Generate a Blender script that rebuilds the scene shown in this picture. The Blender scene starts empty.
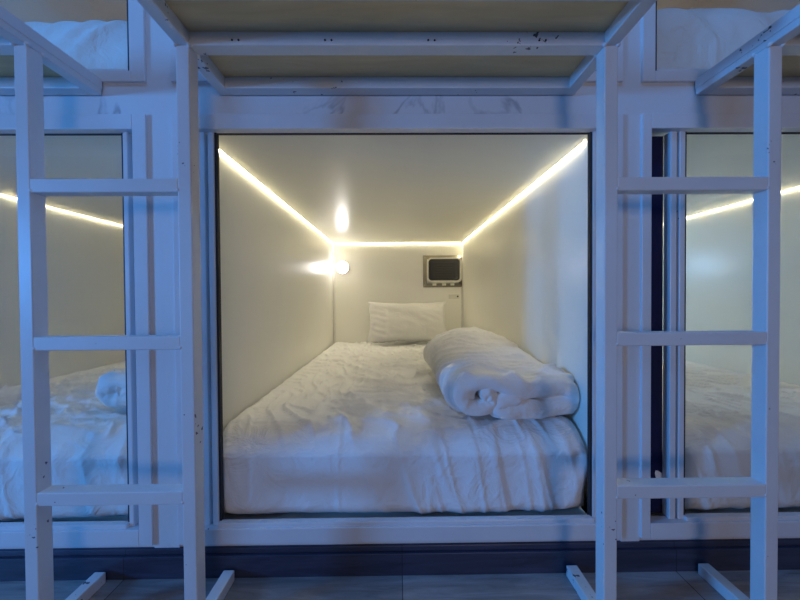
import bpy, bmesh, math, random
from mathutils import Vector, Matrix, noise as mnoise

PI = math.pi
random.seed(4)
scn = bpy.context.scene
COL = scn.collection
CAM_Z = 0.91

# ------------------------------------------------------------------ materials
def new_mat(name):
    m = bpy.data.materials.new(name); m.use_nodes = True
    nt = m.node_tree
    return m, nt, nt.nodes['Principled BSDF']

def node(nt, kind, **kw):
    n = nt.nodes.new(kind)
    for k, v in kw.items():
        if k in n.inputs: n.inputs[k].default_value = v
        else: setattr(n, k, v)
    return n

def tex_coord(nt, scale=(1, 1, 1), rot=(0, 0, 0), out='Object'):
    tc = nt.nodes.new('ShaderNodeTexCoord')
    mp = nt.nodes.new('ShaderNodeMapping')
    mp.inputs['Scale'].default_value = scale
    mp.inputs['Rotation'].default_value = rot
    nt.links.new(tc.outputs[out], mp.inputs['Vector'])
    return mp.outputs['Vector']

def ramp(nt, fac, stops):
    r = nt.nodes.new('ShaderNodeValToRGB')
    e = r.color_ramp.elements
    while len(e) < len(stops): e.new(0.5)
    for i, (p, c) in enumerate(stops):
        e[i].position = p
        e[i].color = (c[0], c[1], c[2], 1) if isinstance(c, (tuple, list)) else (c, c, c, 1)
    nt.links.new(fac, r.inputs['Fac'])
    return r.outputs['Color']

def bump(nt, height, bsdf, strength=0.3, dist=0.01):
    b = nt.nodes.new('ShaderNodeBump')
    b.inputs['Strength'].default_value = strength
    b.inputs['Distance'].default_value = dist
    nt.links.new(height, b.inputs['Height'])
    nt.links.new(b.outputs['Normal'], bsdf.inputs['Normal'])

def noise_tex(nt, vec, scale, detail=3, rough=0.5, dist=0.0):
    n = node(nt, 'ShaderNodeTexNoise', Scale=scale, Detail=detail, Roughness=rough, Distortion=dist)
    nt.links.new(vec, n.inputs['Vector'])
    return n.outputs['Fac']

def plain(name, col, rough=0.5, metal=0.0, spec=0.5):
    """slightly mottled plain material"""
    m, nt, b = new_mat(name)
    v = tex_coord(nt)
    f = noise_tex(nt, v, 9, 3)
    c = ramp(nt, f, [(0.3, [x * 0.95 for x in col]), (0.7, [min(1, x * 1.04) for x in col])])
    nt.links.new(c, b.inputs['Base Color'])
    b.inputs['Roughness'].default_value = rough
    b.inputs['Metallic'].default_value = metal
    b.inputs['Specular IOR Level'].default_value = spec
    return m

def mat_paint(name, col, rough, chip=0.43):
    """white enamel on welded steel, with small dark chips and brush ripple"""
    m, nt, b = new_mat(name)
    v = tex_coord(nt)
    chips = noise_tex(nt, v, 60, 2, 0.6)
    patches = noise_tex(nt, v, 4.5, 2)
    mul = node(nt, 'ShaderNodeMath', operation='MULTIPLY')
    nt.links.new(chips, mul.inputs[0]); nt.links.new(patches, mul.inputs[1])
    base = noise_tex(nt, v, 6, 4)
    c1 = ramp(nt, base, [(0.3, [x * 0.92 for x in col]), (0.7, col)])
    fac = ramp(nt, mul.outputs[0], [(chip, 0), (chip + 0.012, 1)])
    mix = node(nt, 'ShaderNodeMix', data_type='RGBA')
    nt.links.new(fac, mix.inputs[0]); nt.links.new(c1, mix.inputs[6])
    mix.inputs[7].default_value = (0.08, 0.08, 0.1, 1)
    nt.links.new(mix.outputs[2], b.inputs['Base Color'])
    b.inputs['Roughness'].default_value = rough
    bump(nt, noise_tex(nt, v, 30, 2), b, 0.12, 0.004)
    return m

def mat_marble():
    m, nt, b = new_mat('marble_panel')
    v = tex_coord(nt, (1, 1, 1), (0.3, 0.5, 0.7))
    n1 = noise_tex(nt, v, 2.6, 5, 0.55, 0.6)
    # thin veins where the noise crosses its middle value
    s = node(nt, 'ShaderNodeMath', operation='SUBTRACT'); s.inputs[1].default_value = 0.5
    nt.links.new(n1, s.inputs[0])
    a = node(nt, 'ShaderNodeMath', operation='ABSOLUTE'); nt.links.new(s.outputs[0], a.inputs[0])
    vein = ramp(nt, a.outputs[0], [(0.0, 1), (0.02, 0)])
    mask = ramp(nt, noise_tex(nt, v, 2.0, 2), [(0.56, 0), (0.66, 1)])
    mul = node(nt, 'ShaderNodeMath', operation='MULTIPLY')
    nt.links.new(vein, mul.inputs[0]); nt.links.new(mask, mul.inputs[1])
    m2 = node(nt, 'ShaderNodeMath', operation='MULTIPLY'); m2.inputs[1].default_value = 0.7
    nt.links.new(mul.outputs[0], m2.inputs[0])
    mix = node(nt, 'ShaderNodeMix', data_type='RGBA')
    nt.links.new(m2.outputs[0], mix.inputs[0])
    mix.inputs[6].default_value = (0.70, 0.71, 0.73, 1)
    mix.inputs[7].default_value = (0.20, 0.20, 0.23, 1)
    nt.links.new(mix.outputs[2], b.inputs['Base Color'])
    b.inputs['Roughness'].default_value = 0.42
    return m

def mat_fabric(name, col, wr=1.0):
    m, nt, b = new_mat(name)
    v = tex_coord(nt)
    f = noise_tex(nt, v, 4, 3)
    c = ramp(nt, f, [(0.3, [x * 0.95 for x in col]), (0.7, col)])
    nt.links.new(c, b.inputs['Base Color'])
    b.inputs['Roughness'].default_value = 0.85
    b.inputs['Specular IOR Level'].default_value = 0.2
    b.inputs['Sheen Weight'].default_value = 0.15
    n1 = noise_tex(nt, tex_coord(nt, (1, 2.2, 1), (0, 0, 0.5)), 9, 5, 0.6, 1.2)
    bump(nt, n1, b, 0.55 * wr, 0.02)
    return m

def mat_planks(name, c1, c2, c3, axis=0, rough=0.4):
    m, nt, b = new_mat(name)
    v = tex_coord(nt, (1, 1, 1), (PI / 2, 0, 0) if axis == 2 else (0, 0, 0))
    br = node(nt, 'ShaderNodeTexBrick', Scale=1.0)
    br.inputs['Color1'].default_value = (*c1, 1); br.inputs['Color2'].default_value = (*c2, 1)
    br.inputs['Mortar'].default_value = (*c3, 1)
    br.inputs['Mortar Size'].default_value = 0.0015
    br.inputs['Brick Width'].default_value = 0.9
    br.inputs['Row Height'].default_value = 0.14
    br.offset = 0.37
    nt.links.new(v, br.inputs['Vector'])
    vg = tex_coord(nt, (1.6, 16, 16))
    g = noise_tex(nt, vg, 2.2, 6, 0.65, 0.8)
    gc = ramp(nt, g, [(0.3, 0.55), (0.7, 1.25)])
    mx = node(nt, 'ShaderNodeMix', data_type='RGBA', blend_type='MULTIPLY')
    mx.inputs[0].default_value = 1.0
    nt.links.new(br.outputs['Color'], mx.inputs[6]); nt.links.new(gc, mx.inputs[7])
    nt.links.new(mx.outputs[2], b.inputs['Base Color'])
    b.inputs['Roughness'].default_value = rough
    bump(nt, g, b, 0.15, 0.004)
    return m

def mat_panel(name, col, rough):
    """glossy sandwich panel lining of the capsules"""
    m, nt, b = new_mat(name)
    v = tex_coord(nt)
    f = noise_tex(nt, v, 1.6, 3)
    c = ramp(nt, f, [(0.3, [x * 0.97 for x in col]), (0.7, col)])
    nt.links.new(c, b.inputs['Base Color'])
    b.inputs['Roughness'].default_value = rough
    b.inputs['Specular IOR Level'].default_value = 0.35
    bump(nt, noise_tex(nt, tex_coord(nt, (1, 1, 1)), 5, 2), b, 0.05, 0.01)
    return m

def mat_emit(name, col, strength):
    m, nt, b = new_mat(name)
    b.inputs['Base Color'].default_value = (*col, 1)
    b.inputs['Emission Color'].default_value = (*col, 1)
    b.inputs['Emission Strength'].default_value = strength
    return m

def mat_glass():
    m, nt, b = new_mat('door_glass')
    nt.nodes.remove(b)
    out = nt.nodes['Material Output']
    tr = node(nt, 'ShaderNodeBsdfTransparent'); tr.inputs['Color'].default_value = (0.98, 0.99, 0.99, 1)
    gl = node(nt, 'ShaderNodeBsdfGlossy'); gl.inputs['Roughness'].default_value = 0.02
    lw = node(nt, 'ShaderNodeLayerWeight', Blend=0.5)
    pw = node(nt, 'ShaderNodeMath', operation='POWER'); pw.inputs[1].default_value = 5.0
    nt.links.new(lw.outputs['Facing'], pw.inputs[0])
    fr = node(nt, 'ShaderNodeMath', operation='MULTIPLY_ADD'); fr.inputs[1].default_value = 0.5; fr.inputs[2].default_value = 0.02
    nt.links.new(pw.outputs[0], fr.inputs[0])
    mx = node(nt, 'ShaderNodeMixShader')
    nt.links.new(fr.outputs[0], mx.inputs[0]); nt.links.new(tr.outputs[0], mx.inputs[1]); nt.links.new(gl.outputs[0], mx.inputs[2])
    nt.links.new(mx.outputs[0], out.inputs['Surface'])
    return m

def mat_board():
    m, nt, b = new_mat('plywood_underside')
    v = tex_coord(nt, (1.2, 10, 10))
    g = noise_tex(nt, v, 2.5, 5, 0.6, 0.6)
    c = ramp(nt, g, [(0.3, (0.66, 0.50, 0.27)), (0.7, (0.82, 0.64, 0.37))])
    nt.links.new(c, b.inputs['Base Color'])
    b.inputs['Roughness'].default_value = 0.8
    return m

M = {
    'panel': mat_panel('cream_capsule_lining', (0.90, 0.885, 0.80), 0.27),
    'marble': mat_marble(),
    'alu': mat_paint('white_aluminium', (0.74, 0.75, 0.78), 0.3, 0.49),
    'steel': mat_paint('white_enamel_steel', (0.74, 0.75, 0.77), 0.42, 0.415),
    'gasket': plain('dark_gasket', (0.02, 0.02, 0.025), 0.6),
    'navy': plain('navy_infill', (0.012, 0.015, 0.07), 0.6, 0, 0.2),
    'curtain': plain('navy_curtain_cloth', (0.014, 0.018, 0.08), 0.9, 0, 0.1),
    'sheet': mat_fabric('white_sheet_cotton', (0.90, 0.895, 0.885), 1.0),
    'mattress': plain('mattress_ticking', (0.35, 0.36, 0.40), 0.9),
    'duvet': mat_fabric('white_duvet_cotton', (0.90, 0.89, 0.87), 1.1),
    'pillow': mat_fabric('white_pillowcase_cotton', (0.80, 0.79, 0.76), 0.6),
    'floor': mat_planks('grey_wood_planks', (0.36, 0.34, 0.34), (0.20, 0.195, 0.205), (0.05, 0.05, 0.06)),
    'skirt': mat_planks('dark_wood_skirting', (0.045, 0.05, 0.085), (0.04, 0.043, 0.075), (0.02, 0.02, 0.03), 2),
    'board': mat_board(),
    'led': mat_emit('warm_led', (1.0, 0.89, 0.60), 124.0),
    'led_side': mat_emit('warm_led_side', (1.0, 0.88, 0.58), 60.0),
    'led_up': mat_emit('warm_led_upper', (1.0, 0.74, 0.56), 300.0),
    'lamp': mat_emit('lamp_diffuser', (1.0, 0.95, 0.94), 22.0),
    'lamp_blue': mat_emit('cool_lamp_diffuser', (0.34, 0.60, 1.0), 130.0),
    'channel': plain('strip_channel', (0.75, 0.74, 0.68), 0.4),
    'plastic': plain('cream_plastic', (0.72, 0.70, 0.62), 0.35),
    'chrome': plain('brushed_vent_metal', (0.24, 0.22, 0.18), 0.28, 0.9),
    'black': plain('black_vent_plastic', (0.006, 0.006, 0.008), 0.45),
    'dark': plain('dark_slat_plastic', (0.012, 0.012, 0.018), 0.5),
    'trimw': plain('white_corner_trim', (0.76, 0.74, 0.70), 0.25),
    'glass': mat_glass(),
}

# ------------------------------------------------------------------ mesh helpers
def add_box(bm, x0, x1, y0, y1, z0, z1, bev=0.0, seg=2):
    t = bmesh.new()
    vs = [t.verts.new(p) for p in ((x0, y0, z0), (x1, y0, z0), (x1, y1, z0), (x0, y1, z0),
                                   (x0, y0, z1), (x1, y0, z1), (x1, y1, z1), (x0, y1, z1))]
    for f in ((0, 3, 2, 1), (4, 5, 6, 7), (0, 1, 5, 4), (1, 2, 6, 5), (2, 3, 7, 6), (3, 0, 4, 7)):
        t.faces.new([vs[i] for i in f])
    if bev > 0:
        bmesh.ops.bevel(t, geom=list(t.edges), offset=bev, segments=seg, affect='EDGES', profile=0.5)
    me = bpy.data.meshes.new('tmp'); t.to_mesh(me); t.free()
    bm.from_mesh(me); bpy.data.meshes.remove(me)

def box_bm(*a, **k):
    bm = bmesh.new(); add_box(bm, *a, **k); return bm

def link_mesh(name, bm, mat, parent=None, smooth=False, angle=None):
    """one mesh object; vertices are given in world space, stored relative to the parent's base"""
    root_loc = Vector((0, 0, 0))
    p = parent
    while p is not None:
        root_loc += p.location; p = p.parent
    bmesh.ops.recalc_face_normals(bm, faces=list(bm.faces))
    me = bpy.data.meshes.new(name)
    for v in bm.verts: v.co -= root_loc
    bm.to_mesh(me); bm.free()
    if smooth:
        for f in me.polygons: f.use_smooth = True
        if angle is not None: me.set_sharp_from_angle(angle=math.radians(angle))
    me.materials.append(mat)
    o = bpy.data.objects.new(name, me); COL.objects.link(o)
    if parent is not None: o.parent = parent
    return o

def thing(name, label, cat, loc, group=None):
    o = bpy.data.objects.new(name, None); COL.objects.link(o)
    o.location = loc; o.empty_display_size = 0.05
    o['label'] = label; o['category'] = cat
    if group: o['group'] = group
    return o

def tag(o, label, cat, group=None):
    o['label'] = label; o['category'] = cat
    if group: o['group'] = group
    return o

def struct(name, bm, mat, parent=None, smooth=False):
    o = link_mesh(name, bm, mat, parent, smooth, 40 if smooth else None)
    if parent is None: o['kind'] = 'structure'
    return o

def copy_tree(src, dx, label, group=None):
    r = src.copy(); COL.objects.link(r); r.location = src.location + Vector(dx)
    r['label'] = label
    if group: r['group'] = group
    for ch in list(src.children):
        c = ch.copy(); COL.objects.link(c); c.parent = r
        for g in ch.children:
            d = g.copy(); COL.objects.link(d); d.parent = c
    return r

def ns(x, y, z=0.0):
    return mnoise.noise(Vector((x, y, z)))

def ridge(x, y, z=0.0):
    return 1.0 - abs(2.0 * mnoise.noise(Vector((x, y, z))))

def sstep(a, b, x):
    t = max(0.0, min(1.0, (x - a) / (b - a))); return t * t * (3 - 2 * t)

def cyl_bm(c, axis, r, h, seg=32, prof=None):
    """lathe around `axis` ('Y'); prof = list of (radius, offset)"""
    bm = bmesh.new()
    prof = prof or [(0, 0), (r, 0), (r, h), (0, h)]
    rings = []
    for (rr, off) in prof:
        if rr < 1e-6:
            rings.append([bm.verts.new((c[0], c[1] + off, c[2]))])
        else:
            rings.append([bm.verts.new((c[0] + rr * math.cos(2 * PI * k / seg), c[1] + off, c[2] + rr * math.sin(2 * PI * k / seg))) for k in range(seg)])
    for a, b in zip(rings, rings[1:]):
        for k in range(seg):
            k2 = (k + 1) % seg
            if len(a) == 1: bm.faces.new((a[0], b[k], b[k2]))
            elif len(b) == 1: bm.faces.new((a[k], b[0], a[k2]))
            else: bm.faces.new((a[k], b[k], b[k2], a[k2]))
    return bm

# ------------------------------------------------------------------ layout (metres)
FR_B, FR_T = 0.107, 1.497          # lower row: outer edges of the door frames
UP_B, UP_T = 1.600, 2.985          # upper row
Y_MARBLE = 0.008
# frame outer left / outer right, interior left / right
PODS = {
    'left':   dict(fx=(-2.23, -0.809), ix=(-2.07, -0.87)),
    'centre': dict(fx=(-0.728, 0.725), ix=(-0.665, 0.66)),
    'right':  dict(fx=(0.787, 2.21),   ix=(0.845, 2.04)),
}
POD_Y0, POD_Y1 = 0.085, 2.10
FL_Z, CE_Z = 0.130, 1.457
UFL_Z, UCE_Z = 1.640, 2.90

# ------------------------------------------------------------------ corridor floor, skirting and front wall
struct('floor', box_bm(-4.2, 4.2, -4.4, 0.09, -0.05, 0.0), M['floor'])
sk = bmesh.new()
add_box(sk, -4.2, 4.2, -0.004, 0.06, 0.0, 0.072, 0.002)
add_box(sk, -4.2, 4.2, 0.004, 0.06, 0.072, 0.093, 0.004)
struct('baseboard_front', sk, M['skirt'])

fw = bmesh.new()
xs = [(-4.2, PODS['left']['fx'][0]), (PODS['left']['fx'][1], PODS['centre']['fx'][0]),
      (PODS['centre']['fx'][1], PODS['right']['fx'][0]), (PODS['right']['fx'][1], 4.2)]
for a, b in xs:
    add_box(fw, a, b, Y_MARBLE, 0.075, 0.093, 3.10)
for k in PODS:
    a, b = PODS[k]['fx']
    add_box(fw, a, b, Y_MARBLE, 0.028, FR_T, UP_B); add_box(fw, a, b, 0.028, 0.075, FR_T - 0.008, UP_B)
    add_box(fw, a, b, Y_MARBLE, 0.075, UP_T, 3.10)
    add_box(fw, a, b, 0.012, 0.075, 0.093, FR_B)
struct('wall_front', fw, M['marble'])

# ------------------------------------------------------------------ capsule shells
def shell(key, ix, z0, z1, side_l, side_r):
    x0, x1 = ix
    t = 0.018
    struct('wall_%s_back' % key, box_bm(x0 - t, x1 + t, POD_Y1, POD_Y1 + 0.03, z0 - 0.03, z1 + 0.03), M['panel'])
    struct('wall_%s_left' % key, box_bm(x0 - t, x0, 0.075, POD_Y1, z0 - 0.03, z1 + 0.03), M['panel'])
    struct('wall_%s_right' % key, box_bm(x1, x1 + t, 0.075, POD_Y1, z0 - 0.03, z1 + 0.03), M['panel'])
    struct('ceiling_%s' % key, box_bm(x0, x1, 0.030, POD_Y1, z1, z1 + 0.03), M['panel'])
    struct('floor_%s' % key, box_bm(x0, x1, 0.075, POD_Y1, z0 - 0.03, z0), M['panel'])

for k in PODS:
    shell('lower_' + k, PODS[k]['ix'], FL_Z, CE_Z, 0, 0)
    shell('upper_' + k, PODS[k]['ix'], UFL_Z, UCE_Z, 0, 0)

# corner trims of the middle capsule (back corners) and a seam strip on the right wall
x0, x1 = PODS['centre']['ix']
tb = bmesh.new()
add_box(tb, x0, x0 + 0.022, POD_Y1 - 0.022, POD_Y1, FL_Z, CE_Z, 0.008, 3)
add_box(tb, x1 - 0.016, x1, POD_Y1 - 0.016, POD_Y1, FL_Z, CE_Z, 0.006, 3)
struct('trim_1', tb, M['trimw'], None, True)

# ------------------------------------------------------------------ door frames with sliding glass doors
def frame_bm(fx, z0, z1, w, sill, y0=0.0, y1=0.07):
    x0, x1 = fx
    bm = bmesh.new()
    add_box(bm, x0, x0 + w, y0, y1, z0, z1, 0.002)
    add_box(bm, x1 - w, x1, y0, y1, z0, z1, 0.002)
    add_box(bm, x0 + w, x1 - w, y0, 0.028, z1 - 0.048, z1, 0.002)
    add_box(bm, x0 + w, x1 - w, y0, 0.036, z0, z0 + sill, 0.002)
    return bm

def door(name, fx, z0, z1, w, leaf, sill=0.050, pane=True):
    """leaf = (left edge of the left stile, its width, right edge of the right stile, its width)"""
    fr = struct(name, frame_bm(fx, z0, z1, w, sill), M['alu'])
    lx, lw, rx, rw = leaf
    zb, zt = z0 + sill, z1 - 0.048
    st = bmesh.new()
    def stile(a, b):
        wd = b - a
        if wd > 0.04:      # two ribs with a groove between
            add_box(st, a, a + wd * 0.42, 0.018, 0.045, zb, zt, 0.002)
            add_box(st, a + wd * 0.42, a + wd * 0.62, 0.032, 0.045, zb, zt)
            add_box(st, a + wd * 0.62, b, 0.018, 0.045, zb, zt, 0.002)
        else:
            add_box(st, a, b, 0.018, 0.045, zb, zt, 0.002)
    stile(lx, lx + lw); stile(rx - rw, rx)
    struct('door_stile', st, M['alu'], fr)
    rl = bmesh.new()
    add_box(rl, lx + lw, rx - rw, 0.008, 0.03, zb - 0.002, zb + 0.012, 0.003)
    struct('bottom_rail', rl, M['alu'], fr)
    g = bmesh.new()
    gi = 0.007
    add_box(g, lx + lw, lx + lw + gi, 0.022, 0.036, zb, zt)
    add_box(g, rx - rw - gi, rx - rw, 0.022, 0.036, zb, zt)
    add_box(g, lx + lw, rx - rw, 0.0285, 0.034, zt - 0.003, zt + 0.008)
    struct('gasket', g, M['gasket'], fr)
    if pane: struct('glass_pane', box_bm(lx + lw + 0.002, rx - rw - 0.002, 0.038, 0.042, zb + 0.018, zt - 0.004), M['glass'], fr)
    # dark infill between the frame and the stile
    nv = bmesh.new()
    if lx - (fx[0] + w) > 0.004: add_box(nv, fx[0] + w, lx + 0.003, 0.05, 0.066, zb, zt)
    if (fx[1] - w) - rx > 0.004: add_box(nv, rx - 0.003, fx[1] - w, 0.05, 0.066, zb, zt)
    if len(nv.verts): struct('dark_infill', nv, M['navy'], fr)
    else: nv.free()
    return fr

door('door_1', PODS['left']['fx'], FR_B, FR_T, 0.044, (-2.15, 0.055, -0.884, 0.015))
door('door_2', PODS['centre']['fx'], FR_B, FR_T, 0.04, (-0.655, 0.050, 0.664, 0.026), pane=False)
door('door_3', PODS['right']['fx'], FR_B, FR_T, 0.031, (0.896, 0.049, 2.16, 0.05))
door('door_4', PODS['left']['fx'], UP_B, UP_T, 0.044, (-2.15, 0.055, -0.862, 0.012), 0.034)
door('door_5', PODS['centre']['fx'], UP_B, UP_T, 0.04, (-0.642, 0.062, 0.640, 0.022), 0.034)
door('door_6', PODS['right']['fx'], UP_B, UP_T, 0.042, (0.832, 0.012, 2.16, 0.05), 0.034)

# ------------------------------------------------------------------ LED strips
def led(ix, ceil, key, label, mat, name='led_strip', sides=True):
    x0, x1 = ix
    t = thing(name, label, 'light strip', ((x0 + x1) / 2, POD_Y1, ceil - 0.02), 'warm strip lights under the capsule ceilings')
    ch = bmesh.new()
    def run(nm, p, d, nrm, L):
        """tape stuck under the ceiling edge; p = start on the wall, d = along, nrm = into the capsule"""
        bm = bmesh.new()
        up = Vector((0, 0, ceil - 0.0008))
        a0, a1 = p + nrm * 0.001 + up, p + nrm * 0.005 + up
        bm.faces.new([bm.verts.new(v) for v in (a0, a0 + d * L, a1 + d * L, a1)])
        o = link_mesh(nm, bm, mat, t)
        n = o.data.polygons[0].normal
        if n.z > 0: o.data.flip_normals()
        c0, c1 = p + nrm * 0.0055, p + d * L + nrm * 0.0075
        add_box(ch, min(c0.x, c1.x), max(c0.x, c1.x), min(c0.y, c1.y), max(c0.y, c1.y), ceil - 0.004, ceil - 0.0004)
    Z = Vector
    if sides: run('left_run', Z((x0, 0.095, 0)), Z((0, 1, 0)), Z((1, 0, 0)), POD_Y1 - 0.125)
    if sides: run('right_run', Z((x1, 0.095, 0)), Z((0, 1, 0)), Z((-1, 0, 0)), POD_Y1 - 0.125)
    run('back_run', Z((x0 + 0.03, POD_Y1, 0)), Z((1, 0, 0)), Z((0, -1, 0)), x1 - x0 - 0.06)
    link_mesh('channel', ch, M['channel'], t)
    return t

led(PODS['centre']['ix'], CE_Z, 'c', 'thin warm light strip round the ceiling edge of the middle lower capsule', M['led'])
led(PODS['left']['ix'], CE_Z, 'l', 'thin warm light strip along the wall of the left lower capsule', M['led_side'])
led(PODS['right']['ix'], CE_Z, 'r', 'thin warm light strip along the wall of the right lower capsule', M['led_side'])
led(PODS['left']['ix'], UCE_Z, 'ul', 'dim warm light strip under the ceiling of the upper left capsule', M['led_up'], sides=False)
led(PODS['right']['ix'], UCE_Z, 'ur', 'dim warm light strip under the ceiling of the upper right capsule', M['led_up'], sides=False)

# ------------------------------------------------------------------ beds
def bed(label, ix, z0, ztop, seed, amp=1.0, y0=0.056, front_h=None, group='sheeted mattresses in the lower capsules', drape=0.0, press=None):
    x0, x1 = ix[0] + 0.012, ix[1] - 0.012
    y1 = POD_Y1 - 0.012
    t = thing('bed', label, 'bed', ((x0 + x1) / 2, (y0 + y1) / 2, z0), group)
    link_mesh('mattress', box_bm(x0 + 0.03, x1 - 0.03, y0 + 0.05, y1 - 0.01, z0, ztop - 0.035, 0.03, 3), M['mattress'], t, True, 50)
    NX, NF, NR, NT = 230, 44, 14, 270
    RY, RZ = 0.13, 0.085
    zb = z0 + 0.012
    bm = bmesh.new()
    rows = []
    total = NF + NR + NT
    for j in range(total + 1):
        if j < NF:
            f = j / NF; py, pz, nrm = y0, zb + (ztop - RZ - zb) * f, Vector((0, -1, 0)); part = 0
        elif j < NF + NR:
            t_ = (j - NF) / NR
            py, pz = y0 + RY * t_, ztop - RZ * (1 - t_) ** 2
            nrm = Vector((0, -2 * RZ * (1 - t_), RY)).normalized(); part = 1
        else:
            f = (j - NF - NR) / NT
            py, pz, nrm = y0 + RY + (y1 - y0 - RY) * f, ztop, Vector((0, 0, 1)); part = 2
        row = []
        # arc length used as fold coordinate
        s = (pz - zb) if part == 0 else (ztop - zb) + (py - y0)
        for i in range(NX + 1):
            u = i / NX
            px = x0 + (x1 - x0) * u
            d = 0.0
            top = 1.0 if part == 2 else (0.0 if part == 0 else (j - NF) / NR)
            edge_k = sstep(0.0, 0.09, min(px - x0, x1 - px))
            X, Y = px * 1.0 + seed * 3.1, py
            # folds on top: mostly crosswise and slightly oblique, broken up by slow noise
            w1 = ridge(X * 1.6 + Y * 0.9, Y * 5.5 - X * 2.0 + 0.6 * ns(X * 2, Y * 2, 5), seed)
            w2 = ridge(X * 5.5 + Y * 2.2, Y * 2.6 + X * 1.1, seed + 7)
            m1 = sstep(-0.15, 0.35, ns(X * 1.3, Y * 1.3, seed + 3))
            m2 = sstep(-0.2, 0.3, ns(X * 1.5, Y * 1.1, seed + 11))
            wx, wy = X + 0.05 * ns(X * 5, Y * 5, 21), Y + 0.05 * ns(X * 5, Y * 5, 23)
            w5 = ridge(wx * 4.0 - wy * 3.0, wy * 15.0 + wx * 4.0, seed + 13)
            w6 = ridge(wx * 15.0 + wy * 5.0, wy * 4.5 - wx * 3.0, seed + 17)
            m5 = sstep(-0.25, 0.25, ns(X * 2.1, Y * 2.1, seed + 19))
            fine = 0.020 * m5 * max(0, w5) ** 5 + 0.016 * (1 - m5) * max(0, w6) ** 5
            dt = -0.010 + fine + 0.017 * m1 * max(0, w1) ** 4 + 0.020 * m2 * max(0, w2) ** 5 + 0.010 * ns(X * 2.2, Y * 2.2, seed + 1)
            # front: hanging folds that lean and fan out towards the bottom
            lean = 0.55 * (ztop - pz)
            fx = px - lean * (0.5 + 0.5 * ns(px * 1.2, 0, seed)) 
            w3 = ridge(fx * 7.0 + seed, (pz - zb) * 0.9, seed + 2)
            w4 = ridge(fx * 13.0, (pz - zb) * 1.6, seed + 5)
            m3 = sstep(-0.25, 0.3, ns(px * 1.6 + seed, (pz - zb) * 1.2, 9))
            low = 1.0 - 0.5 * sstep(0.0, 0.25, pz - zb)
            df = (0.009 * max(0, w3) ** 3 * (0.35 + m3) + 0.006 * max(0, w4) ** 3 * m3 + drape * 0.05 * max(0, w3) ** 2) * (0.55 + 0.45 * low) + 0.006 * ns(px * 3, pz * 3, seed)
            # lengthwise crease pressed into the sheet
            cr = px - (x0 + 0.335 * (x1 - x0)) + 0.05 * (py - y0)
            d += ((0.002 + 0.003 * top) * math.exp(-(cr / 0.007) ** 2))
            d = (d + amp * (top * dt + (1 - top) * df)) * (0.25 + 0.75 * edge_k)
            if press and part == 2:
                kx = sstep(press[0] - 0.03, press[0] + 0.05, px) * sstep(press[2] - 0.01, press[2] + 0.05, py) * (1 - sstep(press[3] - 0.05, press[3] + 0.03, py))
                d = d * (1 - 0.8 * kx) - 0.012 * kx
            p = Vector((px, py, pz)) + nrm * d
            # round off the long edges
            e = min(px - x0, x1 - px)
            if part >= 1 and e < 0.05:
                k = 1 - e / 0.05; p.z -= 0.014 * (1 - math.sqrt(max(0, 1 - k * k))) * top
            if e < 0.09 and part < 2:
                k = 1 - e / 0.09
                p.y += 0.014 * (1 - math.sqrt(max(0, 1 - k * k))) * (1 - 0.3 * top)
                if part == 0: p.y += 0.012 * k * math.sin(26 * (pz - zb) + 40 * e)
            if part == 0 and pz - zb < 0.05:     # tucked under
                k = 1 - (pz - zb) / 0.05; p.y += 0.035 * k * k
            p.x = min(max(p.x, ix[0] + 0.004), ix[1] - 0.004)
            row.append(bm.verts.new(p))
        rows.append(row)
    for a, b in zip(rows, rows[1:]):
        for i in range(NX):
            bm.faces.new((a[i], a[i + 1], b[i + 1], b[i]))
    # side skirts
    for i in (0, NX):
        col = [r[i] for r in rows]
        low = [bm.verts.new((v.co.x, v.co.y, min(v.co.z, zb))) for v in col]
        for k in range(len(col) - 1):
            try: bm.faces.new((col[k], col[k + 1], low[k + 1], low[k]))
            except ValueError: pass
    link_mesh('sheet', bm, M['sheet'], t, True)
    return t

bed('low bed with wrinkled white sheet filling the middle lower capsule', PODS['centre']['ix'], FL_Z, 0.447, 1.0, press=(0.19, 0.66, 0.10, 1.02))
bed('low bed with rumpled white sheet in the left lower capsule', PODS['left']['ix'], FL_Z, 0.447, 4.0, 1.15, drape=0.12, press=(-1.28, -0.87, 0.22, 0.9))
bed('low bed with white sheet in the right lower capsule behind the ladder', PODS['right']['ix'], FL_Z, 0.447, 8.0, 0.9)

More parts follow.
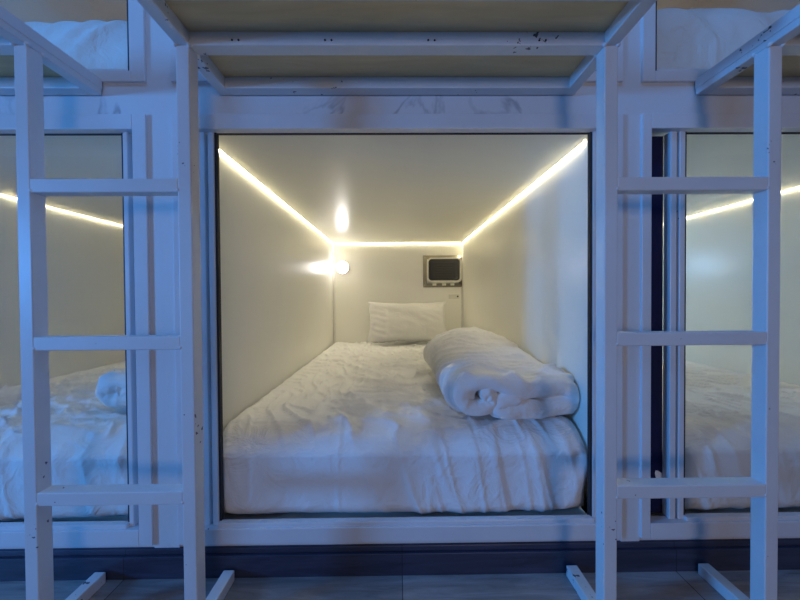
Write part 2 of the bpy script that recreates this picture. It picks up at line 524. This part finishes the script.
# ------------------------------------------------------------------ upper bedding
def quilt(label, ix, xa, xb, z0, zt, seed, folds, slope=0.0):
    """thick duvet bunched on the upper bed against the door"""
    bm = bmesh.new()
    NX, NS = 120, 40
    rows = []
    ya, yb = 0.085, 0.75
    for j in range(NS + 1):
        a = j / NS * PI
        row = []
        for i in range(NX + 1):
            u = i / NX; x = xa + (xb - xa) * u
            h = zt - z0 + slope * (u - 0.5) + 0.012 * ns(x * 4, 0, seed)
            c, s = math.cos(a), math.sin(a)
            y = (ya + yb) / 2 - (yb - ya) / 2 * math.copysign(abs(c) ** 0.35, c)
            z = z0 + h * abs(s) ** 0.45
            fx = x - folds * 0.8 * (z - z0)
            d = 0.022 * max(0, ridge(fx * 6.5, z * 0.7, seed)) ** 2 + 0.008 * ns(fx * 14, z * 3, seed + 2)
            y += (d if c < 0 else -d) * 0.8 * abs(c) - 0.0
            z += d * abs(s) * 0.25
            y = max(y, 0.062)
            e = min(x - xa, xb - x)
            if e < 0.05:
                k = math.sqrt(max(0, 1 - (1 - e / 0.05) ** 2)); z = z0 + (z - z0) * (0.5 + 0.5 * k)
            row.append(bm.verts.new((x, y, max(z, z0))))
        rows.append(row)
    for a, b in zip(rows, rows[1:]):
        for i in range(NX): bm.faces.new((a[i], a[i + 1], b[i + 1], b[i]))
    for i in (0, NX):
        try: bm.faces.new([r[i] for r in rows])
        except ValueError: pass
    o = link_mesh('duvet', bm, M['duvet'], None, True)
    return o

def rebase(o):
    """put the origin at the base of a single-mesh thing"""
    me = o.data
    xs_ = [v.co.x for v in me.vertices]; ys_ = [v.co.y for v in me.vertices]; zs_ = [v.co.z for v in me.vertices]
    c = Vector(((min(xs_) + max(xs_)) / 2, (min(ys_) + max(ys_)) / 2, min(zs_)))
    for v in me.vertices: v.co -= c
    o.location = c
    return o

def upper_mattress(label, ix):
    x0, x1 = ix[0] + 0.01, ix[1] - 0.01
    o = link_mesh('mattress', box_bm(x0, x1, 0.80, POD_Y1 - 0.01, UFL_Z, UFL_Z + 0.12, 0.02, 3), M['sheet'], None, True, 50)
    return tag(rebase(o), label, 'mattress', 'mattresses in the upper capsules')

upper_mattress('white mattress pad behind the bunched duvet in the upper left capsule', PODS['left']['ix'])
upper_mattress('white mattress pad behind the smooth duvet in the upper right capsule', PODS['right']['ix'])
tag(rebase(quilt('a', None, -2.05, -0.885, UFL_Z + 0.002, 1.918, 2.0, 1.0, 0.03)), 'bunched white duvet with slanting folds in the upper left capsule', 'duvet')
tag(rebase(quilt('b', None, 0.855, 2.02, UFL_Z + 0.002, 1.985, 6.0, -0.7, 0.0)), 'smooth white duvet behind glass in the upper right capsule', 'duvet')

# navy curtain drawn across the middle upper capsule
cb = bmesh.new()
rows = []
x0, x1 = PODS['centre']['ix']
for zz in (UFL_Z + 0.002, 2.2, UCE_Z - 0.02):
    rows.append([cb.verts.new((x0 + 0.005 + (x1 - x0 - 0.01) * i / 160, 0.105 + 0.014 * math.sin(i * 0.75), zz)) for i in range(161)])
for a, b in zip(rows, rows[1:]):
    for i in range(160): cb.faces.new((a[i], a[i + 1], b[i + 1], b[i]))
co = rebase(link_mesh('curtain', cb, M['curtain'], None, True))
sm = co.modifiers.new('thick', 'SOLIDIFY'); sm.thickness = 0.003
tag(co, 'dark navy curtain drawn across the middle upper capsule', 'curtain')

# ------------------------------------------------------------------ rolled duvet
def catmull(pts, n):
    out = []
    P = [pts[0]] + list(pts) + [pts[-1]]
    for k in range(1, len(P) - 2):
        p0, p1, p2, p3 = (Vector(q) for q in P[k - 1:k + 3])
        for i in range(n):
            t = i / n
            out.append(0.5 * ((2 * p1) + (-p0 + p2) * t + (2 * p0 - 5 * p1 + 4 * p2 - p3) * t * t + (-p0 + 3 * p1 - 3 * p2 + p3) * t ** 3))
    out.append(Vector(P[-2]))
    return out

def rolled_duvet(label, ox, ya, yb, zb, seed, xmax, hs=1.0):
    # centre line of the thick quilt in cross-section (x, z): inner curl, roll, top layer, fold, bottom layer
    pts = []
    for k in range(13):
        a = math.radians(450 - 372 * k / 12); rr = 0.016 + 0.038 * k / 12
        pts.append((0.098 + 1.5 * rr * math.cos(a), 0.076 + rr * math.sin(a)))
    pts += [(0.175, 0.122), (0.250, 0.108), (0.330, 0.110), (0.400, 0.106), (0.443, 0.074), (0.412, 0.040), (0.345, 0.034), (0.265, 0.034), (0.190, 0.033), (0.158, 0.050), (0.190, 0.072), (0.235, 0.073)]
    pts = [(x * 1.075, z * hs) for x, z in pts]
    path = catmull(pts, 6)
    n_sp = 13 * 6
    n = len(path)
    tang = []
    for i in range(n):
        a, b = path[max(0, i - 1)], path[min(n - 1, i + 1)]
        tang.append((b - a).normalized())
    NY = 170
    T = 0.034
    bm = bmesh.new()
    rings = []
    for j in range(NY + 1):
        v = j / NY
        y = ya + (yb - ya) * v
        e = min(y - ya, yb - y)
        cap = math.sqrt(max(0.0, 1 - (1 - min(1, e / 0.03)) ** 2))
        ring = []
        for side in (1, -1):
            idx = range(n) if side == 1 else range(n - 1, -1, -1)
            for i in idx:
                p, tg = path[i], tang[i]
                nrm = Vector((-tg.y, tg.x))
                end = min(i, n - 1 - i)
                tt = (0.0285 if i < n_sp - 12 else 0.0285 + (T - 0.0285) * min(1, (i - n_sp + 12) / 18)) * (0.25 + 0.75 * min(1, end / 3.0)) * (0.10 + 0.90 * cap)
                q = p + nrm * tt * side
                # height grows and bulges towards the back
                grow = 1 + 0.55 * sstep(0.2, 0.95, v) * math.exp(-((q.x - 0.29) / 0.19) ** 2) + 0.12 * ns(v * 3, q.x * 4, seed)
                X, Z = q.x, q.y * grow
                # crosswise puckers over the roll
                w = ridge(y * 15 + 1.8 * X + 0.5 * ns(X * 5, y * 5, seed), X * 2.2 + i * 0.03, seed + 4)
                w2 = ridge(y * 5.5 - X * 5.0, X * 3.0, seed + 8)
                outer = 1.0 if (side == 1) == (p.y > 0.0) else 1.0
                d = (0.026 * max(0, w) ** 4 - 0.004 + 0.008 * max(0, w2) ** 3) * cap
                pl = math.cos(2 * PI * (y * 19 + 1.1 * X + 0.9 * ns(X * 4, y * 4, seed + 12)))
                d += 0.0100 * max(0, pl) ** 3 * sstep(-0.3, 0.2, ns(X * 6, y * 3, seed + 15)) * sstep(0.01, 0.08, Z) * cap
                d *= 0.25 + 0.75 * sstep(n_sp * 0.45, n_sp * 0.62, i) * (1 - 0.7 * sstep(n - 30, n - 18, i))
                X += nrm.x * side * d
                Z += nrm.y * side * d
                X += 0.012 * ns(v * 2.4, i * 0.05, seed + 1) + 0.03 * v * (X > 0.2) - 0.012 * v
                yy = y + 0.007 * ns(i * 0.16, side * 3.0, seed + 6) * (1 if v < 0.2 or v > 0.8 else 0.3) + (0.03 * sstep(0.2, 0.45, X) if v < 0.3 else 0) * (1 - v / 0.3)
                ring.append(bm.verts.new((min(ox + X, xmax), yy, zb + max(Z, 0.001))))
        rings.append(ring)
    m = len(rings[0])
    for a, b in zip(rings, rings[1:]):
        for i in range(m):
            bm.faces.new((a[i], a[(i + 1) % m], b[(i + 1) % m], b[i]))
    # end caps as strips between the two faces of the quilt
    for r in (rings[0], rings[-1]):
        for i in range(n - 1):
            try: bm.faces.new((r[i], r[i + 1], r[m - 2 - i], r[m - 1 - i]))
            except ValueError: pass
    o = link_mesh('duvet', bm, M['duvet'], None, True)
    sub = o.modifiers.new('smooth', 'SUBSURF'); sub.levels = 1; sub.render_levels = 1
    return tag(rebase(o), label, 'duvet', None)

rolled_duvet('thick white duvet rolled up on the middle bed against the right wall', 0.180, 0.088, 1.01, 0.459, 3.0, 0.655)
rolled_duvet('rolled white duvet showing at the edge of the left bed behind the door frame', -1.25, 0.24, 0.88, 0.462, 5.0, -0.884, 0.78)

# ------------------------------------------------------------------ pillow
def pillow(label, c, w, h, d, tilt):
    bm = bmesh.new()
    N = 44
    front, back = [], []
    R = Matrix.Rotation(tilt, 3, 'X')
    for sgn, store in ((-1, front), (1, back)):
        for j in range(N + 1):
            row = []
            for i in range(N + 1):
                a, b = i / N * 2 - 1, j / N * 2 - 1
                # edges pulled in between the pointed corners
                px = a * w / 2 * (1 - 0.085 * (1 - b * b) * abs(a)) * (1.0 - 0.035 * b * (1 if a > 0 else 0.2))
                pz = b * h / 2 * (1 - 0.10 * (1 - a * a) * abs(b))
                t = max(0, (1 - a * a)) ** 0.42 * max(0, (1 - b * b)) ** 0.42
                th = d / 2 * t * (1.0 - 0.18 * b)
                th += 0.007 * t * ridge(a * 1.8 + b * 0.6, b * 2.2, 3) + 0.012 * t * ns(a * 1.5, b * 1.5, 2)
                edge = max(abs(a), abs(b))
                if a < -0.5: th += 0.012 * t * ridge(b * 3.5 + a * 2, a * 1.2, 8)
                p = R @ Vector((px + 0.008 * ns(b * 3, a, 1), sgn * th, pz + 0.006 * ns(a * 3, b, 4)))
                if (i in (0, N) or j in (0, N)) and sgn == 1:
                    row.append(front[j][i]); continue
                row.append(bm.verts.new(Vector(c) + p))
            store.append(row)
    for g in (front, back):
        for j in range(N):
            for i in range(N):
                bm.faces.new((g[j][i], g[j][i + 1], g[j + 1][i + 1], g[j + 1][i]))
    o = link_mesh('pillow', bm, M['pillow'], None, True)
    return tag(rebase(o), label, 'pillow')

pillow('white pillow standing against the back wall of the middle capsule', (0.088, 1.955, 0.661), 0.795, 0.405, 0.17, math.radians(-14))

# ------------------------------------------------------------------ round wall lamp
def wall_lamp(LX, LZ, label, mat):
    lamp = thing('wall_lamp', label, 'lamp', (LX, POD_Y1, LZ), 'round lamps on the capsule back walls')
    link_mesh('base_ring', cyl_bm((LX, POD_Y1, LZ), 'Y', 0.068, 0, 40, [(0, 0), (0.066, 0), (0.066, -0.018), (0.061, -0.022), (0.055, -0.018), (0, -0.018)]), M['plastic'], lamp, True, 40)
    link_mesh('diffuser', cyl_bm((LX, POD_Y1, LZ), 'Y', 0.06, 0, 40, [(0.060, -0.0175)] + [(0.060 * math.cos(a * PI / 16), -0.0175 - 0.028 * math.sin(a * PI / 16)) for a in range(1, 8)] + [(0, -0.0455)]), mat, lamp, True, 60)
wall_lamp(-0.565, 1.208, 'round glowing lamp on the back wall of the middle capsule', M['lamp'])
wall_lamp(0.955, 1.208, 'round cool lamp on the right capsule back wall, seen only as a pale blue glow', M['lamp_blue'])

# ------------------------------------------------------------------ framed vent on the back wall
VX, VZ, VW, VH = 0.456, 1.163, 0.404, 0.325
vent = thing('wall_vent', 'square metal framed air vent with dark grille on the back wall', 'vent', (VX, POD_Y1, VZ))
fb = bmesh.new()
def ring_quad(bm, o, i):
    """mitred frame: o, i = (half width, half height, y)"""
    vo = [bm.verts.new((VX + sx * o[0], o[2], VZ + sz * o[1])) for sx, sz in ((-1, -1), (1, -1), (1, 1), (-1, 1))]
    vi = [bm.verts.new((VX + sx * i[0], i[2], VZ + sz * i[1])) for sx, sz in ((-1, -1), (1, -1), (1, 1), (-1, 1))]
    for k in range(4):
        bm.faces.new((vo[k], vo[(k + 1) % 4], vi[(k + 1) % 4], vi[k]))
Y = POD_Y1
hw, hh = VW / 2, VH / 2
prof = [(hw, hh, Y), (hw, hh, Y - 0.012), (hw - 0.006, hh - 0.006, Y - 0.016), (hw - 0.036, hh - 0.036, Y - 0.030), (hw - 0.040, hh - 0.040, Y - 0.012), (hw - 0.040, hh - 0.040, Y)]
for a, b in zip(prof, prof[1:]): ring_quad(fb, a, b)
bmesh.ops.remove_doubles(fb, verts=list(fb.verts), dist=1e-6)
link_mesh('frame', fb, M['chrome'], vent)

def rrect(cx, cz, w, h, r, n=8):
    pts = []
    for (sx, sz, a0) in ((1, 1, 0), (-1, 1, 90), (-1, -1, 180), (1, -1, 270)):
        for k in range(n + 1):
            a = math.radians(a0 + 90 * k / n)
            pts.append((cx + sx * (w / 2 - r) + r * math.cos(a), cz + sz * (h / 2 - r) + r * math.sin(a)))
    return pts

def rr_loft(layers):
    bm = bmesh.new(); rings = []
    for (w, h, r, y, dz) in layers:
        rings.append([bm.verts.new((x, y, z)) for x, z in rrect(VX + 0.012, VZ + 0.010 + dz, w, h, r)])
    for a, b in zip(rings, rings[1:]):
        m = len(a)
        for k in range(m): bm.faces.new((a[k], a[(k + 1) % m], b[(k + 1) % m], b[k]))
    return bm, rings
bz, rg = rr_loft([(0.352, 0.252, 0.045, Y, 0), (0.352, 0.252, 0.045, Y - 0.030, 0), (0.345, 0.245, 0.043, Y - 0.037, 0), (0.322, 0.222, 0.036, Y - 0.037, 0.004), (0.318, 0.218, 0.034, Y - 0.020, 0.004)])
link_mesh('bezel', bz, M['plastic'], vent, True, 40)
gp, rg = rr_loft([(0.320, 0.220, 0.034, Y - 0.016, 0.004), (0.320, 0.220, 0.034, Y - 0.022, 0.004)])
gp.faces.new(rg[1])
gr = link_mesh('grille', gp, M['black'], vent)
for k in range(7):
    zz = VZ - 0.062 + k * 0.025
    link_mesh('slat', box_bm(VX - 0.080, VX + 0.105, Y - 0.030, Y - 0.0222, zz - 0.004, zz + 0.004, 0.001), M['dark'], gr)
for k in range(2):
    xx = VX - 0.105 + k * 0.236
    link_mesh('side_bar', box_bm(xx - 0.014, xx + 0.014, Y - 0.031, Y - 0.0222, VZ - 0.070, VZ + 0.095, 0.004), M['dark'], gr)
for k, xx in enumerate((VX - 0.090, VX + 0.008, VX + 0.092)):
    link_mesh('clip', box_bm(xx - 0.020, xx + 0.020, Y - 0.040, Y - 0.028, VZ - 0.146, VZ - 0.116, 0.004), M['plastic'], vent)

# small socket below the vent
SX, SZ = 0.572, 0.905
sk_ = thing('wall_socket', 'tiny pale socket plate on the back wall below the vent', 'socket', (SX, POD_Y1, SZ))
link_mesh('plate', box_bm(SX - 0.055, SX + 0.055, Y - 0.006, Y, SZ - 0.022, SZ + 0.022, 0.003), M['plastic'], sk_)
link_mesh('hole', cyl_bm((SX + 0.035, Y - 0.006, SZ), 'Y', 0.006, 0, 16, [(0.008, 0), (0.008, -0.003), (0, -0.003)]), M['black'], sk_)

# ------------------------------------------------------------------ ladders
S = 0.035
LY0 = -0.19                       # front face of rails
LY1 = LY0 + S
LTOP = 1.557
RUNGS = (0.388, 0.793, 1.200)
def ladder(label, xa, xb):
    """xa, xb = centre lines of the two rails"""
    t = thing('ladder', label, 'ladder', ((xa + xb) / 2, LY0 + S / 2, 0.0), 'white steel ladders between the ledges')
    for x in (xa, xb):
        r = link_mesh('rail', box_bm(x - S / 2, x + S / 2, LY0, LY1, 0.0, LTOP, 0.0025), M['steel'], t)
        link_mesh('foot', box_bm(x - S / 2, x + S / 2, LY1 - 0.001, -0.012, 0.0, S, 0.0025), M['steel'], t)
        # weld beads where rungs meet the rail
        for z in RUNGS:
            inner = x + (S / 2 if x == xa else -S / 2)
            wb = bmesh.new()
            bmesh.ops.create_icosphere(wb, subdivisions=2, radius=0.005, matrix=Matrix.Translation((inner, LY0 + 0.003, z - 0.012)))
            link_mesh('weld', wb, M['steel'], r, True)
    for z in RUNGS:
        link_mesh('rung', box_bm(xa + S / 2 - 0.001, xb - S / 2 + 0.001, LY0, LY1, z - S / 2, z + S / 2, 0.0025), M['steel'], t)
    return t
lad = ladder('white steel ladder left of the middle capsule', -0.966, -0.556)
lad2 = copy_tree(lad, (0.7645 - lad.location.x, 0, 0), 'white steel ladder right of the middle capsule')
# the right-hand ladder is a little wider than the left one
dw = (0.431 - 0.410) / 2
for c in lad2.children:
    kind = c.name.split('.')[0]
    if kind in ('rail', 'foot'):
        c.location.x += dw if c.data.vertices[0].co.x > 0 else -dw
    elif kind == 'rung':
        c.scale.x = 1 + 2 * dw / 0.375

# ------------------------------------------------------------------ ledges in front of the upper capsules
PB = LTOP                          # underside of the beams
def ledge(label, xa, xb):
    t = thing('ledge', label, 'ledge', ((xa + xb) / 2, -0.17, PB), 'plywood ledges on white steel frames')
    for x in (xa, xb):
        sb = link_mesh('side_beam', box_bm(x - S / 2, x + S / 2, -0.339, 0.004, PB, PB + S, 0.0025), M['steel'], t)
        for yy, sx in ((LY0, 1), (LY1, 1), (LY0, -1), (LY1, -1)):
            wl = bmesh.new()
            bmesh.ops.create_icosphere(wl, subdivisions=2, radius=0.006, matrix=Matrix.Translation((x + sx * S / 2, yy, PB + 0.001)))
            link_mesh('weld', wl, M['steel'], sb, True)
    for nm, ya in (('front_beam', -0.339), ('middle_beam', LY0), ('rear_beam', 0.004 - S)):
        link_mesh(nm, box_bm(xa + S / 2 - 0.001, xb - S / 2 + 0.001, ya, ya + S, PB, PB + S, 0.0025), M['steel'], t)
        if nm == 'middle_beam':
            for o in t.children:
                if o.name.startswith('middle_beam'): mid = o
            L = xb - xa
            for f in (0.115, 0.13, 0.33, 0.345, 0.57, 0.585, 0.83, 0.845):
                sc_ = bmesh.new()
                bmesh.ops.create_icosphere(sc_, subdivisions=2, radius=0.0028, matrix=Matrix.Translation((xa + L * f, LY0, PB + 0.012)))
                link_mesh('screw_head', sc_, M['gasket'], mid, True)
    link_mesh('board', box_bm(xa - S / 2, xb + S / 2, -0.339, 0.004, PB + S, PB + S + 0.013, 0.001), M['board'], t)
    link_mesh('edge_strip', box_bm(xb + S / 2, xb + S / 2 + 0.002, -0.339, 0.003, PB + S * 0.55, PB + S + 0.014), M['steel'], t)
    link_mesh('edge_strip', box_bm(xa - S / 2 - 0.002, xa - S / 2, -0.339, 0.003, PB + S * 0.55, PB + S + 0.014), M['steel'], t)
    return t
ledge('wide plywood ledge overhead in front of the middle capsules', -0.556, 0.549)
ledge('plywood ledge jutting in at upper left beside the left ladder', -2.066, -0.966)
ledge('plywood ledge jutting in at upper right beside the right ladder', 0.980, 2.080)

# ------------------------------------------------------------------ light
def area(name, loc, target, col, power, size, size_y=None):
    l = bpy.data.lights.new(name, 'AREA'); l.color = col; l.energy = power; l.size = size
    if size_y: l.shape = 'RECTANGLE'; l.size_y = size_y
    o = bpy.data.objects.new(name, l); COL.objects.link(o)
    o.location = loc
    o.rotation_euler = (Vector(target) - Vector(loc)).to_track_quat('-Z', 'Y').to_euler()
    return o
area('corridor_lamp', (0.9, -3.8, 1.15), (0.2, 0, 0.9), (1.0, 0.80, 0.74), 12.5, 0.7)
area('corridor_blue_lamp', (-4.75, -1.95, 1.30), (-1.0, 0, 1.0), (0.06, 0.35, 1.0), 135, 0.5)
area('ceiling_blue_strip', (-0.3, -0.95, 3.20), (-0.3, -0.35, 1.5), (0.07, 0.36, 1.0), 17, 3.2, 0.12)

w = bpy.data.worlds.new('corridor_air'); scn.world = w; w.use_nodes = True
bg = w.node_tree.nodes['Background']
bg.inputs['Color'].default_value = (0.48, 0.52, 0.78, 1); bg.inputs['Strength'].default_value = 0.09

# ------------------------------------------------------------------ camera
cam = bpy.data.cameras.new('camera'); cam.sensor_width = 36.0; cam.lens = 36.0 * 300 / 800
cam.clip_start = 0.02
co = bpy.data.objects.new('camera', cam); COL.objects.link(co)
Rm = Matrix.Rotation(math.radians(-0.5), 4, 'Z') @ Matrix.Rotation(math.radians(90 - 0.70), 4, 'X') @ Matrix.Rotation(math.radians(-0.38), 4, 'Z')
co.matrix_world = Matrix.Translation((-0.010, -0.97, CAM_Z)) @ Rm
scn.camera = co
vs = scn.view_settings
vs.view_transform = 'Standard'; vs.look = 'None'; vs.gamma = 1.0; vs.exposure = 0.2; vs.use_curve_mapping = False
